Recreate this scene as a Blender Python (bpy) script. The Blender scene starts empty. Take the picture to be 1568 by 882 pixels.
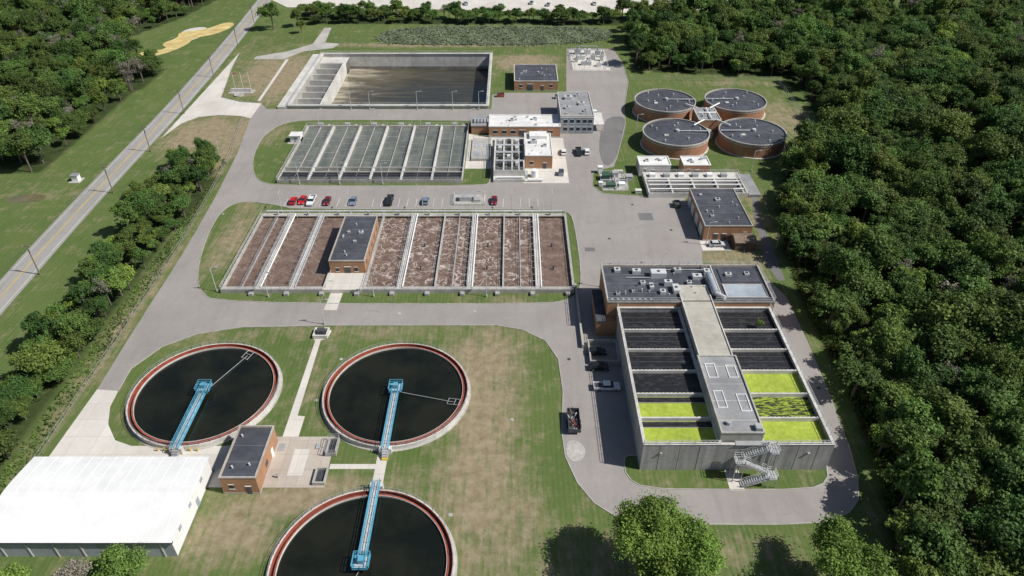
import bpy, math, random
import numpy as np
from mathutils import Vector
from mathutils.geometry import tessellate_polygon
random.seed(7); rng=np.random.default_rng(7)
D=bpy.data; scene=bpy.context.scene
col=scene.collection

# ---------------------------------------------------------------- materials
def newmat(name):
    m=D.materials.new(name); m.use_nodes=True
    nt=m.node_tree; b=nt.nodes["Principled BSDF"]
    return m,nt,b
def N(nt,t,**k):
    n=nt.nodes.new(t)
    for a,v in k.items(): setattr(n,a,v)
    return n
def noise(nt,vec,scale,detail=5,rough=.6,dist=0):
    n=N(nt,"ShaderNodeTexNoise"); n.inputs["Scale"].default_value=scale
    n.inputs["Detail"].default_value=detail; n.inputs["Roughness"].default_value=rough
    n.inputs["Distortion"].default_value=dist
    nt.links.new(vec,n.inputs["Vector"]); return n.outputs["Fac"]
def remap(nt,val,a,b,c=0.,d=1.):
    n=N(nt,"ShaderNodeMapRange"); nt.links.new(val,n.inputs[0])
    for i,x in enumerate((a,b,c,d)): n.inputs[i+1].default_value=x
    return n.outputs[0]
def mix(nt,f,a,b,mode='MIX'):
    n=N(nt,"ShaderNodeMix",data_type='RGBA',blend_type=mode)
    for s,v in ((n.inputs[0],f),(n.inputs[6],a),(n.inputs[7],b)):
        if isinstance(v,(int,float)): s.default_value=v
        elif isinstance(v,tuple): s.default_value=(*v,1) if len(v)==3 else v
        else: nt.links.new(v,s)
    return n.outputs[2]
def math_(nt,op,a,b=None):
    n=N(nt,"ShaderNodeMath",operation=op)
    for i,v in enumerate((a,b)):
        if v is None: continue
        if isinstance(v,(int,float)): n.inputs[i].default_value=v
        else: nt.links.new(v,n.inputs[i])
    return n.outputs[0]
def coords(nt,scale=(1,1,1)):
    tc=N(nt,"ShaderNodeTexCoord"); mp=N(nt,"ShaderNodeMapping")
    mp.inputs["Scale"].default_value=scale
    nt.links.new(tc.outputs["Object"],mp.inputs["Vector"]); return mp.outputs["Vector"]
def M(name,c,c2,scale=.5,rough=.85,metal=0.,stretch=(1,1,1),lo=.35,hi=.65,grime=.25,bump=0.):
    m,nt,b=newmat(name); v=coords(nt,stretch)
    f=remap(nt,noise(nt,v,scale),lo,hi)
    o=mix(nt,f,c,c2)
    o=mix(nt,remap(nt,noise(nt,coords(nt),1.6,6,.75),.45,.75,0,grime*1.4),o,tuple(x*.55 for x in c))
    g=remap(nt,noise(nt,coords(nt),.13,4),.3,.7,1-grime,1.08)
    cmb=N(nt,"ShaderNodeCombineColor")
    for i in range(3): nt.links.new(g,cmb.inputs[i])
    o=mix(nt,1.,o,cmb.outputs[0],'MULTIPLY')
    nt.links.new(o,b.inputs["Base Color"])
    b.inputs["Roughness"].default_value=rough; b.inputs["Metallic"].default_value=metal
    return m
def paved(name,c,c2,crack=.3,slab=None):
    m,nt,b=newmat(name); v=coords(nt)
    o=mix(nt,remap(nt,noise(nt,v,.06,6,.65),.35,.65),c,c2)
    o=mix(nt,remap(nt,noise(nt,v,.9,6,.75),.35,.75,0,.3),o,tuple(x*.72 for x in c))
    st=noise(nt,coords(nt,(.35,.05,1)),1.0,4,.6)
    o=mix(nt,remap(nt,st,.5,.72,0,.3),o,tuple(x*.72 for x in c))
    st=noise(nt,coords(nt,(.04,.4,1)),1.0,5,.65)
    o=mix(nt,remap(nt,st,.52,.7,0,.22),o,tuple(min(1,x*1.25) for x in c))
    if slab:
        br=N(nt,"ShaderNodeTexBrick"); br.offset=0; nt.links.new(v,br.inputs["Vector"])
        br.inputs["Scale"].default_value=1; br.inputs["Brick Width"].default_value=slab
        br.inputs["Row Height"].default_value=slab; br.inputs["Mortar Size"].default_value=.04
        br.inputs["Color1"].default_value=(1,1,1,1); br.inputs["Color2"].default_value=(.9,.9,.9,1); br.inputs["Mortar"].default_value=(.7,.68,.64,1)
        o=mix(nt,1.,o,br.outputs["Color"],'MULTIPLY')
    else:
        vo=N(nt,"ShaderNodeTexVoronoi",feature='DISTANCE_TO_EDGE'); vo.inputs["Scale"].default_value=.11
        n2=N(nt,"ShaderNodeTexNoise"); n2.inputs["Scale"].default_value=.25; nt.links.new(v,n2.inputs["Vector"])
        vm=N(nt,"ShaderNodeVectorMath",operation='MULTIPLY_ADD'); nt.links.new(n2.outputs["Color"],vm.inputs[0])
        vm.inputs[1].default_value=(7,7,0); nt.links.new(v,vm.inputs[2]); nt.links.new(vm.outputs[0],vo.inputs["Vector"])
        k=remap(nt,vo.outputs["Distance"],.002,.008,crack,0)
        k=math_(nt,'MULTIPLY',k,remap(nt,noise(nt,v,.09,3),.45,.6))
        o=mix(nt,k,o,tuple(x*.5 for x in c))
    nt.links.new(o,b.inputs["Base Color"]); b.inputs["Roughness"].default_value=.9
    return m

asphalt=paved("asphalt",(.285,.262,.248),(.345,.318,.300))
asph_dark=paved("asphalt_dark",(.15,.145,.142),(.20,.195,.19))
road_m=paved("road_surface",(.30,.29,.27),(.36,.345,.325))
conc_p=paved("concrete_paving",(.60,.565,.51),(.70,.665,.61),slab=5)
conc=M("concrete",(.38,.365,.335),(.50,.48,.445),.6)
conc_l=M("concrete_light",(.56,.54,.50),(.68,.66,.62),.5)
conc_d=M("concrete_stained",(.33,.325,.32),(.50,.49,.48),.5,stretch=(2.2,2.2,.1),grime=.3)
brick=M("brick",(.34,.18,.095),(.44,.25,.145),2.5,grime=.15)
brick_d=M("brick_tank",(.33,.16,.095),(.42,.22,.135),1.2,stretch=(1,1,.3),grime=.2)
roof_d=M("roof_dark",(.055,.06,.078),(.092,.098,.12),.4,grime=.35)
roof_m=M("roof_grey",(.27,.275,.285),(.34,.34,.345),.3,grime=.25)
roof_b=M("roof_beige",(.42,.40,.34),(.50,.475,.41),.5,grime=.22)
white=M("white_paint",(.76,.76,.75),(.82,.82,.81),.3,rough=.5,grime=.06)
whiteroof=M("white_membrane",(.70,.69,.66),(.82,.81,.79),.3,rough=.6,grime=.15)
metal=M("galvanised",(.42,.43,.44),(.56,.57,.58),.8,rough=.5,metal=.2)
metal_l=M("rail_metal",(.60,.61,.61),(.70,.70,.70),.8,rough=.5,metal=.1)
mdark=M("dark_metal",(.05,.055,.06),(.1,.1,.11),.8,rough=.5)
blue=M("blue_paint",(.09,.36,.52),(.14,.44,.60),.6,rough=.45)
bluewall=M("blue_grey_panel",(.33,.38,.43),(.40,.45,.50),.5,rough=.6)
glass=M("window_glass",(.02,.03,.04),(.04,.05,.065),.3,rough=.1)
rust=M("rust",(.30,.055,.03),(.42,.11,.06),.7,stretch=(1,1,.3))
rubber=M("tyre_rubber",(.02,.02,.02),(.03,.03,.03),3,rough=.8)
wood=M("pole_wood",(.2,.15,.11),(.28,.22,.17),2)
yellow=M("yellow_paint",(.6,.42,.03),(.68,.5,.06),1)
linep=M("line_paint",(.5,.49,.47),(.78,.78,.76),1.5,lo=.3,hi=.5)
mulch=M("mulch_sand",(.56,.40,.12),(.72,.60,.30),.25)
gravel=M("gravel",(.38,.36,.33),(.55,.53,.49),1.5)
green_eq=M("green_equipment",(.04,.10,.06),(.07,.14,.09),1,rough=.5)

def water_mat(name,c,c2,scale,rough=.12,lo=.4,hi=.6,dist=0,stretch=(1,1,1),bump=.05):
    m,nt,b=newmat(name); v=coords(nt,stretch)
    nt.links.new(mix(nt,remap(nt,noise(nt,v,scale,6,.6,dist),lo,hi),c,c2),b.inputs["Base Color"])
    b.inputs["Roughness"].default_value=rough
    bp=N(nt,"ShaderNodeBump"); bp.inputs["Strength"].default_value=bump
    nt.links.new(noise(nt,v,2.2,3),bp.inputs["Height"]); nt.links.new(bp.outputs[0],b.inputs["Normal"])
    return m
w_black=water_mat("clarifier_water",(.007,.009,.006),(.016,.017,.010),.09,.1,bump=.02)
w_grey=water_mat("settling_water",(.115,.13,.112),(.18,.19,.162),.25,.25,stretch=(1,.3,1))
w_dark=water_mat("filter_media",(.012,.012,.014),(.085,.085,.088),1.1,.5,lo=.5,hi=.85,stretch=(.6,2,1))
w_pond=water_mat("pond_water",(.13,.12,.06),(.17,.15,.08),.2)
algae=M("algae",(.30,.40,.03),(.44,.52,.07),.9,rough=.7,grime=.25)
algae2=M("algae_thin",(.02,.03,.012),(.34,.43,.04),1.3,rough=.6,lo=.46,hi=.56,stretch=(.5,2,1))
# equalization water: silt-laden pale at the inlet side, dark towards the far right
w_eq,nt,b=newmat("basin_water")
v=coords(nt); sx=N(nt,"ShaderNodeSeparateXYZ"); nt.links.new(v,sx.inputs[0])
gr=remap(nt,sx.outputs[0],-82,-12,.85,-.55)
gy=remap(nt,sx.outputs[1],290,352,-.15,.2)
f=math_(nt,'ADD',math_(nt,'ADD',gr,gy),remap(nt,noise(nt,coords(nt,(.35,1.7,1)),.16,7,.65,.6),.3,.7,-.42,.42))
o=mix(nt,remap(nt,f,.1,.7),(.042,.042,.034),(.105,.090,.058))
o=mix(nt,remap(nt,f,.68,1.15),o,(.44,.39,.30))
o=mix(nt,math_(nt,'MULTIPLY',remap(nt,noise(nt,coords(nt,(.06,1.6,1)),1.,4,.5),.55,.66),.35),o,(.18,.155,.105))
nt.links.new(o,b.inputs["Base Color"]); b.inputs["Roughness"].default_value=.2
def foam_mat(name,amt):
    m,nt,b=newmat(name); v=coords(nt)
    base=mix(nt,remap(nt,noise(nt,v,.35,6),.35,.65),(.125,.080,.060),(.195,.135,.105))
    n2=N(nt,"ShaderNodeTexNoise"); n2.inputs["Scale"].default_value=.45; n2.inputs["Detail"].default_value=4; nt.links.new(v,n2.inputs["Vector"])
    vm=N(nt,"ShaderNodeVectorMath",operation='MULTIPLY_ADD'); nt.links.new(n2.outputs["Color"],vm.inputs[0])
    vm.inputs[1].default_value=(6,6,0); nt.links.new(v,vm.inputs[2])
    vo=N(nt,"ShaderNodeTexVoronoi",feature='DISTANCE_TO_EDGE'); vo.inputs["Scale"].default_value=.42; nt.links.new(vm.outputs[0],vo.inputs["Vector"])
    k=remap(nt,vo.outputs["Distance"],.02,.085,1,0)
    k2=math_(nt,'MULTIPLY',k,remap(nt,noise(nt,v,.3,5,.7),.4,.62,.1*amt,amt))
    nt.links.new(mix(nt,k2,base,(.62,.55,.50)),b.inputs["Base Color"]); b.inputs["Roughness"].default_value=.5
    return m
foam=foam_mat("aeration_foam",.9); foam_lo=foam_mat("aeration_brown",.22)

def leaf_mat(name,c,c2,lo=.45,hi=1.6,h0=.475,h1=.52):
    m,nt,b=newmat(name)
    oi=N(nt,"ShaderNodeObjectInfo"); at=N(nt,"ShaderNodeAttribute",attribute_name="leafcol")
    o=mix(nt,oi.outputs["Random"],c,c2)
    hs=N(nt,"ShaderNodeHueSaturation"); nt.links.new(o,hs.inputs["Color"])
    w2=N(nt,"ShaderNodeTexWhiteNoise",noise_dimensions='2D'); cb=N(nt,"ShaderNodeCombineXYZ"); nt.links.new(oi.outputs["Random"],cb.inputs[0]); cb.inputs[1].default_value=3.3; nt.links.new(cb.outputs[0],w2.inputs["Vector"])
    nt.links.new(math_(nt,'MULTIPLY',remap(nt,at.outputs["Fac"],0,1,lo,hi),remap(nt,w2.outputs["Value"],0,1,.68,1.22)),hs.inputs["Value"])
    w=N(nt,"ShaderNodeTexWhiteNoise",noise_dimensions='1D'); nt.links.new(oi.outputs["Random"],w.inputs["W"])
    nt.links.new(remap(nt,w.outputs["Value"],0,1,h0,h1),hs.inputs["Hue"])
    nt.links.new(hs.outputs[0],b.inputs["Base Color"]); b.inputs["Roughness"].default_value=.65
    b.inputs["Specular IOR Level"].default_value=.3
    tr=N(nt,"ShaderNodeBsdfTranslucent"); nt.links.new(hs.outputs[0],tr.inputs["Color"])
    ms=N(nt,"ShaderNodeMixShader"); ms.inputs[0].default_value=.3
    nt.links.new(b.outputs[0],ms.inputs[1]); nt.links.new(tr.outputs[0],ms.inputs[2])
    nt.links.new(ms.outputs[0],nt.nodes["Material Output"].inputs["Surface"]); return m
leafA=leaf_mat("foliage",(.064,.126,.030),(.115,.185,.040),.35,1.65,.468,.515)
leafY=leaf_mat("foliage_light",(.14,.225,.04),(.19,.265,.05),.4,1.6,.49,.51)
leafR=leaf_mat("reed_leaves",(.27,.33,.20),(.28,.34,.21),.75,1.3,.498,.502)
leafG=leaf_mat("dead_branches",(.20,.19,.15),(.26,.24,.19))
bark=M("bark",(.12,.10,.08),(.18,.155,.13),3)

# ground
gm,nt,b=newmat("grass_ground"); v=coords(nt)
dry=N(nt,"ShaderNodeAttribute",attribute_name="dry").outputs["Fac"]
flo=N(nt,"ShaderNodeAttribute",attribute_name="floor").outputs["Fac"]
g=mix(nt,remap(nt,noise(nt,v,.07,6,.65),.35,.65),(.092,.150,.038),(.142,.188,.058))
g=mix(nt,remap(nt,noise(nt,v,1.3,6,.8),.3,.7,0,.65),g,(.058,.095,.028))
g=mix(nt,remap(nt,noise(nt,v,.03,4,.6),.45,.65,0,.45),g,(.075,.120,.035))
wv=N(nt,"ShaderNodeTexWave",bands_direction='X'); wv.inputs["Scale"].default_value=.3; wv.inputs["Distortion"].default_value=1.2
wv.inputs["Detail Scale"].default_value=.3; nt.links.new(v,wv.inputs["Vector"])
g=mix(nt,remap(nt,wv.outputs["Fac"],.2,.8,0,.18),g,(.18,.19,.085))
dn=math_(nt,'ADD',dry,remap(nt,noise(nt,v,.16,7,.8),.25,.75,-.55,.6))
dn=math_(nt,'ADD',dn,remap(nt,noise(nt,coords(nt,(1.2,.10,1)),.9,4,.6),.3,.7,-.25,.25))
dc=mix(nt,remap(nt,noise(nt,v,.5,6,.7),.35,.65),(.225,.178,.112),(.345,.285,.195))
g=mix(nt,remap(nt,dn,.12,.8,0,.92),g,dc)
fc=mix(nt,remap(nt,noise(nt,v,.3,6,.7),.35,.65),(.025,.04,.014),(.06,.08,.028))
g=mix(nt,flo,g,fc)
nt.links.new(g,b.inputs["Base Color"]); b.inputs["Roughness"].default_value=.95; b.inputs["Specular IOR Level"].default_value=.1
bp=N(nt,"ShaderNodeBump"); bp.inputs["Strength"].default_value=.6; nt.links.new(noise(nt,v,1.8,5,.8),bp.inputs["Height"]); nt.links.new(bp.outputs[0],b.inputs["Normal"])

# ---------------------------------------------------------------- mesh builder
class Builder:
    def __init__(s,name): s.name=name; s.parts={}
    def _p(s,part,mat):
        P=s.parts.setdefault(part,dict(v=[],f=[],m=[],mats=[]))
        if mat not in P['mats']: P['mats'].append(mat)
        return P,P['mats'].index(mat)
    def add(s,part,mat,vs,fs):
        P,i=s._p(part,mat); o=len(P['v']); P['v']+=[tuple(x) for x in vs]
        for f in fs: P['f'].append(tuple(o+a for a in f)); P['m'].append(i)
    def box(s,part,mat,x0,x1,y0,y1,z0,z1):
        vs=[(x,y,z) for z in (z0,z1) for y in (y0,y1) for x in (x0,x1)]
        s.add(part,mat,vs,[(0,2,3,1),(4,5,7,6),(0,1,5,4),(2,6,7,3),(0,4,6,2),(1,3,7,5)])
    def beam(s,part,mat,p,q,w,h=None):
        h=h or w; p=Vector(p);q=Vector(q);d=(q-p)
        if d.length<1e-5: return
        d.normalize(); up=Vector((0,0,1)) if abs(d.z)<.95 else Vector((1,0,0))
        a=d.cross(up).normalized(); c=a.cross(d).normalized()
        vs=[e+a*sx*w/2+c*sz*h/2 for e in (p,q) for sx,sz in((-1,-1),(1,-1),(1,1),(-1,1))]
        s.add(part,mat,vs,[(0,3,2,1),(4,5,6,7),(0,1,5,4),(1,2,6,5),(2,3,7,6),(3,0,4,7)])
    def cyl(s,part,mat,cx,cy,z0,z1,r,n=16,r2=None):
        r2=r if r2 is None else r2
        vs=[(cx+r*math.cos(2*math.pi*i/n),cy+r*math.sin(2*math.pi*i/n),z0) for i in range(n)]+[(cx+r2*math.cos(2*math.pi*i/n),cy+r2*math.sin(2*math.pi*i/n),z1) for i in range(n)]
        fs=[(i,(i+1)%n,n+(i+1)%n,n+i) for i in range(n)]+[tuple(range(n,2*n)),tuple(range(n-1,-1,-1))]
        s.add(part,mat,vs,fs)
    def tube(s,part,mat,p,q,r,n=8):
        p=Vector(p);q=Vector(q);d=(q-p).normalized(); up=Vector((0,0,1)) if abs(d.z)<.95 else Vector((1,0,0))
        a=d.cross(up).normalized(); c=a.cross(d)
        vs=[e+(a*math.cos(2*math.pi*i/n)+c*math.sin(2*math.pi*i/n))*r for e in(p,q) for i in range(n)]
        s.add(part,mat,vs,[(i,(i+1)%n,n+(i+1)%n,n+i) for i in range(n)]+[tuple(range(n-1,-1,-1)),tuple(range(n,2*n))])
    def ring(s,part,mat,cx,cy,r0,r1,z0,z1,n=96):
        vs=[]
        for i in range(n):
            c,t=math.cos(2*math.pi*i/n),math.sin(2*math.pi*i/n)
            vs+=[(cx+r0*c,cy+r0*t,z0),(cx+r1*c,cy+r1*t,z0),(cx+r1*c,cy+r1*t,z1),(cx+r0*c,cy+r0*t,z1)]
        fs=[]
        for i in range(n):
            a=4*i;b_=4*((i+1)%n)
            for k in range(4): fs.append((a+k,b_+k,b_+(k+1)%4,a+(k+1)%4))
        s.add(part,mat,vs,fs)
    def rail(s,part,mat,pts,z,h=1.1,step=2.4,w=.07,closed=False):
        pts=list(pts)+([pts[0]] if closed else [])
        for (x0,y0),(x1,y1) in zip(pts,pts[1:]):
            L=math.hypot(x1-x0,y1-y0); n=max(1,round(L/step))
            for i in range(n+1):
                x=x0+(x1-x0)*i/n;y=y0+(y1-y0)*i/n
                s.beam(part,mat,(x,y,z),(x,y,z+h),w)
            for zz in (h*.5,h): s.beam(part,mat,(x0,y0,z+zz),(x1,y1,z+zz),w)
    def rectwall(s,part,mat,x0,x1,y0,y1,z0,z1,t):
        s.box(part,mat,x0,x1,y0,y0+t,z0,z1); s.box(part,mat,x0,x1,y1-t,y1,z0,z1)
        s.box(part,mat,x0,x0+t,y0+t,y1-t,z0,z1); s.box(part,mat,x1-t,x1,y0+t,y1-t,z0,z1)
    def window(s,x,y,z,w,h,side='S'):
        d=.05
        if side=='S':
            s.box("windows",glass,x-w/2,x+w/2,y-d,y+.02,z,z+h)
            s.box("window_frames",white,x-w/2-.1,x+w/2+.1,y-d-.06,y+.02,z-.14,z-.002); s.box("window_frames",white,x-w/2-.1,x+w/2+.1,y-d-.03,y+.02,z+h+.002,z+h+.1)
        else:
            s.box("windows",glass,y-.02 if side=='E' else y-d,y+d if side=='E' else y+.02,x-w/2,x+w/2,z,z+h)
    def done(s,parent=None):
        e=D.objects.new(s.name,None); col.objects.link(e)
        for k,P in s.parts.items():
            me=D.meshes.new(k); me.from_pydata(P['v'],[],P['f'])
            for m in P['mats']: me.materials.append(m)
            me.polygons.foreach_set("material_index",P['m']); me.update()
            o=D.objects.new(k,me); col.objects.link(o); o.parent=e
        return e
def sheet(name,mat,outer,holes=(),z=.02):
    import bmesh
    loops=[[Vector((x,y,0)) for x,y in outer]]+[[Vector((x,y,0)) for x,y in h] for h in holes]
    tris=tessellate_polygon(loops); vs=[p for l in loops for p in l]
    me=D.meshes.new(name); me.from_pydata([(p.x,p.y,z) for p in vs],[],[tuple(t) for t in tris]); me.materials.append(mat)
    me.update()
    fl=[i for i,p in enumerate(me.polygons) if p.normal.z<0]
    if fl:
        bm=bmesh.new(); bm.from_mesh(me); bm.faces.ensure_lookup_table()
        for i in fl: bm.faces[i].normal_flip()
        bm.to_mesh(me); bm.free()
    o=D.objects.new(name,me); col.objects.link(o); return o
def smooth(pts,it=2,closed=True):
    for _ in range(it):
        q=[]; n=len(pts)
        for i in range(n if closed else n-1):
            a=pts[i]; b_=pts[(i+1)%n]
            q+= [(a[0]*.75+b_[0]*.25,a[1]*.75+b_[1]*.25),(a[0]*.25+b_[0]*.75,a[1]*.25+b_[1]*.75)]
        if not closed: q=[pts[0]]+q+[pts[-1]]
        pts=q
    return pts
def kerb(name,loops):
    B=Builder(name)
    for pts,closed in loops:
        n=len(pts)
        for i in range(n if closed else n-1):
            a=pts[i];c=pts[(i+1)%n]
            B.beam("kerb_stone",conc,(a[0],a[1],.06),(c[0],c[1],.06),.2,.14)
    B.done()

# ---------------------------------------------------------------- ground sheet
EQ=(-95.,-10.,287.5,355.)
xs=np.concatenate([[-4000,-2000,-1000,-600,-450,-350],np.arange(-290,291,2.5),[350,450,600,1000,2000,4000]])
ys=np.concatenate([[-3000,-1000,-400,-150,-50,0,20],np.arange(40,501,2.5),[530,600,750,1000,2000,5000]])
dryg=[(-6,122,6,18,.66),(-7,100,7,12,.55),(-14,128,6,10,.4),(-3,84,9,9,.5),(-44,88,10,2.6,.95),(-54,80,8,5,.85),(-36,93,6,1.5,.7),
 (-122,262,13,16,.95),(-107,235,2.5,40,.8),(-118,330,10,26,.75),(-104,325,6,26,.85),(6,345,14,10,.95),(113,278,9,16,.65),(76,270,9,10,.55),
 (66,175,9,6,.7),(-86,185,5,16,.65),(-88,207,3,3,.4),(-5,66,10,8,.35),(-92,262,4,8,.45),(-101,150,2,40,.6),(2,153,10,2,.35),(-70,153,12,1.2,.35),(-136,340,3,40,.35),
 (-160,212,12,4,.35),(-45,372,50,3,.7),(-84,110,4,4,.35),(20,72,12,8,.35),(80,206,4,22,.4),(-40,140,20,3,.3),(-47,124,4,12,.3),(45,75,18,4,.25),(-20,90,7,6,.35),(100,318,20,4,.4),(0,128,5,14,.2),(-80,138,12,3,.25)]
FR=[(60,334),(80,330),(126,326),(128,300),(126,278),(119,256),(103,240),(93.5,222),(88,205),(84,190),(81,170),(79.8,160),(79.5,140),(78.3,118),(76.3,97),(73,84),(69,72),(64,30),(200,30),(400,360),(400,460),(250,445),(150,430),(62,424),(64,400),(58,370)]
FL=[(-169,229),(-167,335),(-187,352),(-204,385),(-190,420),(-178,480),(-400,480),(-400,280),(-240,236)]
FB=[(-105.5,55),(-105.5,160),(-104.5,224),(-111,242),(-124,233),(-125,205),(-122,185),(-119.5,160),(-118,130),(-118,100),(-122,55)]
FT=[(-112,408),(-60,410),(62,406),(62,417),(-45,420),(-60,430),(-125,430)]
def inside(p,poly):
    x,y=p;c=False;n=len(poly)
    for i in range(n):
        x1,y1=poly[i];x2,y2=poly[i-1]
        if (y1>y)!=(y2>y) and x<(x2-x1)*(y-y1)/(y2-y1)+x1: c=not c
    return c
gv=[(x,y,0.) for y in ys for x in xs]; nx=len(xs)
gf=[]
for j in range(len(ys)-1):
    for i in range(nx-1):
        cx=(xs[i]+xs[i+1])/2;cy=(ys[j]+ys[j+1])/2
        if EQ[0]<cx<EQ[1] and EQ[2]<cy<EQ[3]: continue
        a=j*nx+i; gf.append((a,a+1,a+nx+1,a+nx))
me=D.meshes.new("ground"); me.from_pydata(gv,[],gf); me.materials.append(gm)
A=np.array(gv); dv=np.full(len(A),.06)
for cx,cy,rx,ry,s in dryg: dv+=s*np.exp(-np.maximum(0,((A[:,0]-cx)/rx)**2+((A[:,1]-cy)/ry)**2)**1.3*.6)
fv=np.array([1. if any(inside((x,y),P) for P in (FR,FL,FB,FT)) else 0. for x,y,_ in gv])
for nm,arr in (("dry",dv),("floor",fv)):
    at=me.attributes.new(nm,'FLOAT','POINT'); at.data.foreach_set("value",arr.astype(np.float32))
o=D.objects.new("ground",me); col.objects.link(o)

# ---------------------------------------------------------------- paving
islA=smooth([(-91,168),(-94.5,185),(-95.5,203),(-90,209),(-76,205),(-72,203),(10,203),(18,202),(20,196),(20,160),(16,154),(8,152),(-80,152.5),(-87,158)],2)
islC=smooth([(-94,232),(-97,245),(-98,260),(-94,272),(-84,276),(-20,275),(-15,274),(-8,262),(-7,222),(-10,219),(-80,219),(-89,222)],2)
islF=smooth([(23.5,99),(23.5,94),(27,91.3),(40,91),(60,91),(64.5,93),(66,98),(66,100),(45,100),(25,100)],1)
outer=[(-108,293),(-104,287),(-95.6,287),(-9.5,287),(-8.8,287.5),(-8.8,303),(-4,305.5),(21,305.5),(24,303),(26,335),(28,366),(52,366),(54,345),(53.5,319),(48,290),(46,271.5),(40,245),(37,233.7),(31,231),(28.8,228),(28,219),(31,213.5),(45.6,211.5),(58.3,211),(58,195),(57.5,186),(66,183.5),(66,178.5),(57,178),(55.5,169),(56,160),(67,160),(73,163),(75.5,155),(75,137),(74,118.7),(72.5,103),(71,94),(69,88.6),(66,85.5),(60,83.3),(52,82.8),(27,82.9),(21,84),(16.3,87.8),(13.4,92.6),(11.3,99.4),(10.9,106.6),(11.9,118.7),(11.4,130),(8.5,136.9),(2.7,141.3),(-4.1,143.1),(-48,143),(-70,142.3),(-81.2,139.5),(-88,134.5),(-92.3,126.5),(-92,119),(-97.2,119.5),(-97.8,138.7),(-98.5,178),(-100.2,209.7),(-103.2,244.4),(-108,277)]
sheet("asphalt_pavement",asphalt,outer,[islA,islC,islF],.02)
kerb("kerb",[(islA,True),(islC,True),(islF,True)]+[(outer[36:59],False),(outer[12:28],False)])
sheet("gravel_patch",gravel,smooth([(11.6,98.5),(14.5,98),(16,101),(14.5,104),(11.6,104)],2),z=.05)
sheet("access_road",asph_dark,[(75.5,163),(77.5,163),(80,195),(83,212),(81.5,213),(77.8,196),(74.5,170)],z=.012)
for q in ([(41,196),(45.5,196),(45.5,200.5),(41,200.5)],[(22,178),(25,178),(25,180),(22,180)]):
    sheet("asphalt_patch",asph_dark,q,z=.035)
sheet("asphalt_seal",asph_dark,smooth([(33,250),(36,268),(40,279),(47,279),(46,268),(40,245),(36,234),(33,236)],1),z=.035)
apron=[(-138,360),(-135,338),(-131,318),(-127.6,300),(-118,295),(-108,293.2),(-107.9,276.8),(-113,279.5),(-122,280.5),(-130,278.5),(-134.5,272),(-137.2,258)]
sheet("concrete_apron",conc_p,apron,z=.03)
kerb("apron_kerb",[([(-135,338),(-131,318),(-127.6,300),(-118,295.5),(-108,293.4)],False),([(-108,277),(-113,279.5),(-122,280.5),(-130,278.5),(-134.5,272)],False)])
sheet("concrete_yard",conc_p,[(-92,119),(-97.2,119.5),(-98,99),(-96.5,96),(-61,96),(-57.9,90),(-57.9,103),(-61.5,102.4),(-81.8,102.4),(-86,104),(-89.6,108.6),(-91.6,114)],z=.03)
conc_old=paved("concrete_plaza_old",(.42,.36,.30),(.55,.49,.43),slab=4)
sheet("concrete_plaza",conc_old,[(-52.5,91.5),(-38,91.5),(-38.5,105),(-52.5,105)],z=.03)
sheet("concrete_plaza_patch",conc_p,[(-46.4,94.5),(-43.2,94.5),(-43.2,101.5),(-46.4,101.5)],z=.04)
sheet("concrete_walk",conc_p,[(-50,105),(-46.5,105),(-46.5,111),(-48.2,111.2),(-48.6,137),(-47,138),(-46.6,141),(-51,141),(-51,138),(-50,137)],z=.026)
sheet("concrete_crossing",conc_p,[(-50.2,157),(-50.5,149.5),(-47,149.5),(-46.8,157)],z=.028)
sheet("footpath",conc_p,[(-38,96.2),(-28.5,96.2),(-28.5,90),(-26.3,90),(-26.3,101.3),(-28.5,101.3),(-28.5,97.5),(-38,97.5)],z=.026)
sheet("concrete_slab",conc_p,[(-17,232),(-7,232),(4,221),(20,221),(20,258),(-9,258.5),(-17,262)],z=.036)
sheet("concrete_pad",conc_p,[(29,334),(47,334),(47,364),(29,364)],z=.036)
sheet("gravel_drive",gravel,[(-128,350),(-113,350),(-106,362),(-92,367),(-90,374),(-98,376),(-100,402),(-104,402),(-104,374),(-114,362),(-128,354)],z=.02)
sheet("path_strip",conc_p,[(-110.5,296),(-109.3,296),(-110.5,350),(-112,350)],z=.02)
sheet("driveway_pad",conc_p,[(57.5,178.5),(66,178.5),(66,183.8),(57.5,183.8)],z=.034)
sheet("gravel_lot",conc_p,smooth([(-160,444),(-60,440),(60,430),(80,434),(150,440),(150,560),(-160,560)],1),z=.012)
sheet("mulch_patch",mulch,smooth([(-187,352),(-176,356),(-169,372),(-170,384),(-160,390),(-154,408),(-162,414),(-168,399),(-182,394),(-178,384),(-184,374),(-176,366),(-190,360)],2),z=.02)
sheet("sand_patch",conc_p,smooth([(-178,402),(-168,404),(-166,384),(-174,376),(-181,392)],2),z=.014)
sheet("reed_bed_litter",M("reed_litter",(.20,.23,.13),(.28,.29,.18),.4),smooth([(-72,376),(-40,374),(0,373),(50,378),(54,398),(20,402),(-64,402)],1),z=.015)
sheet("filter_stair_pad",conc_p,[(44,90.8),(47,90.8),(47,95.9),(44,95.9)],z=.04)
sheet("pond_water",w_pond,smooth([(-172,209),(-166,213.5),(-158,213),(-157,209),(-164,206.5)],2),z=.02)
B=Builder("manhole_covers")
for x,y in ((30,185),(38,172),(15.5,170),(14,130),(-30,148),(-10,149),(-94,200),(40,206),(50,190),(-42,130),(-38,110),(-45,116),(72,120),(-20,214),(-55,281),(-90,98),(0,110),(-12,85)): B.cyl("cover",mdark if x>-35 and x>12 else conc,x,y,.021,.06,.45,14)
B.done()
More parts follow.
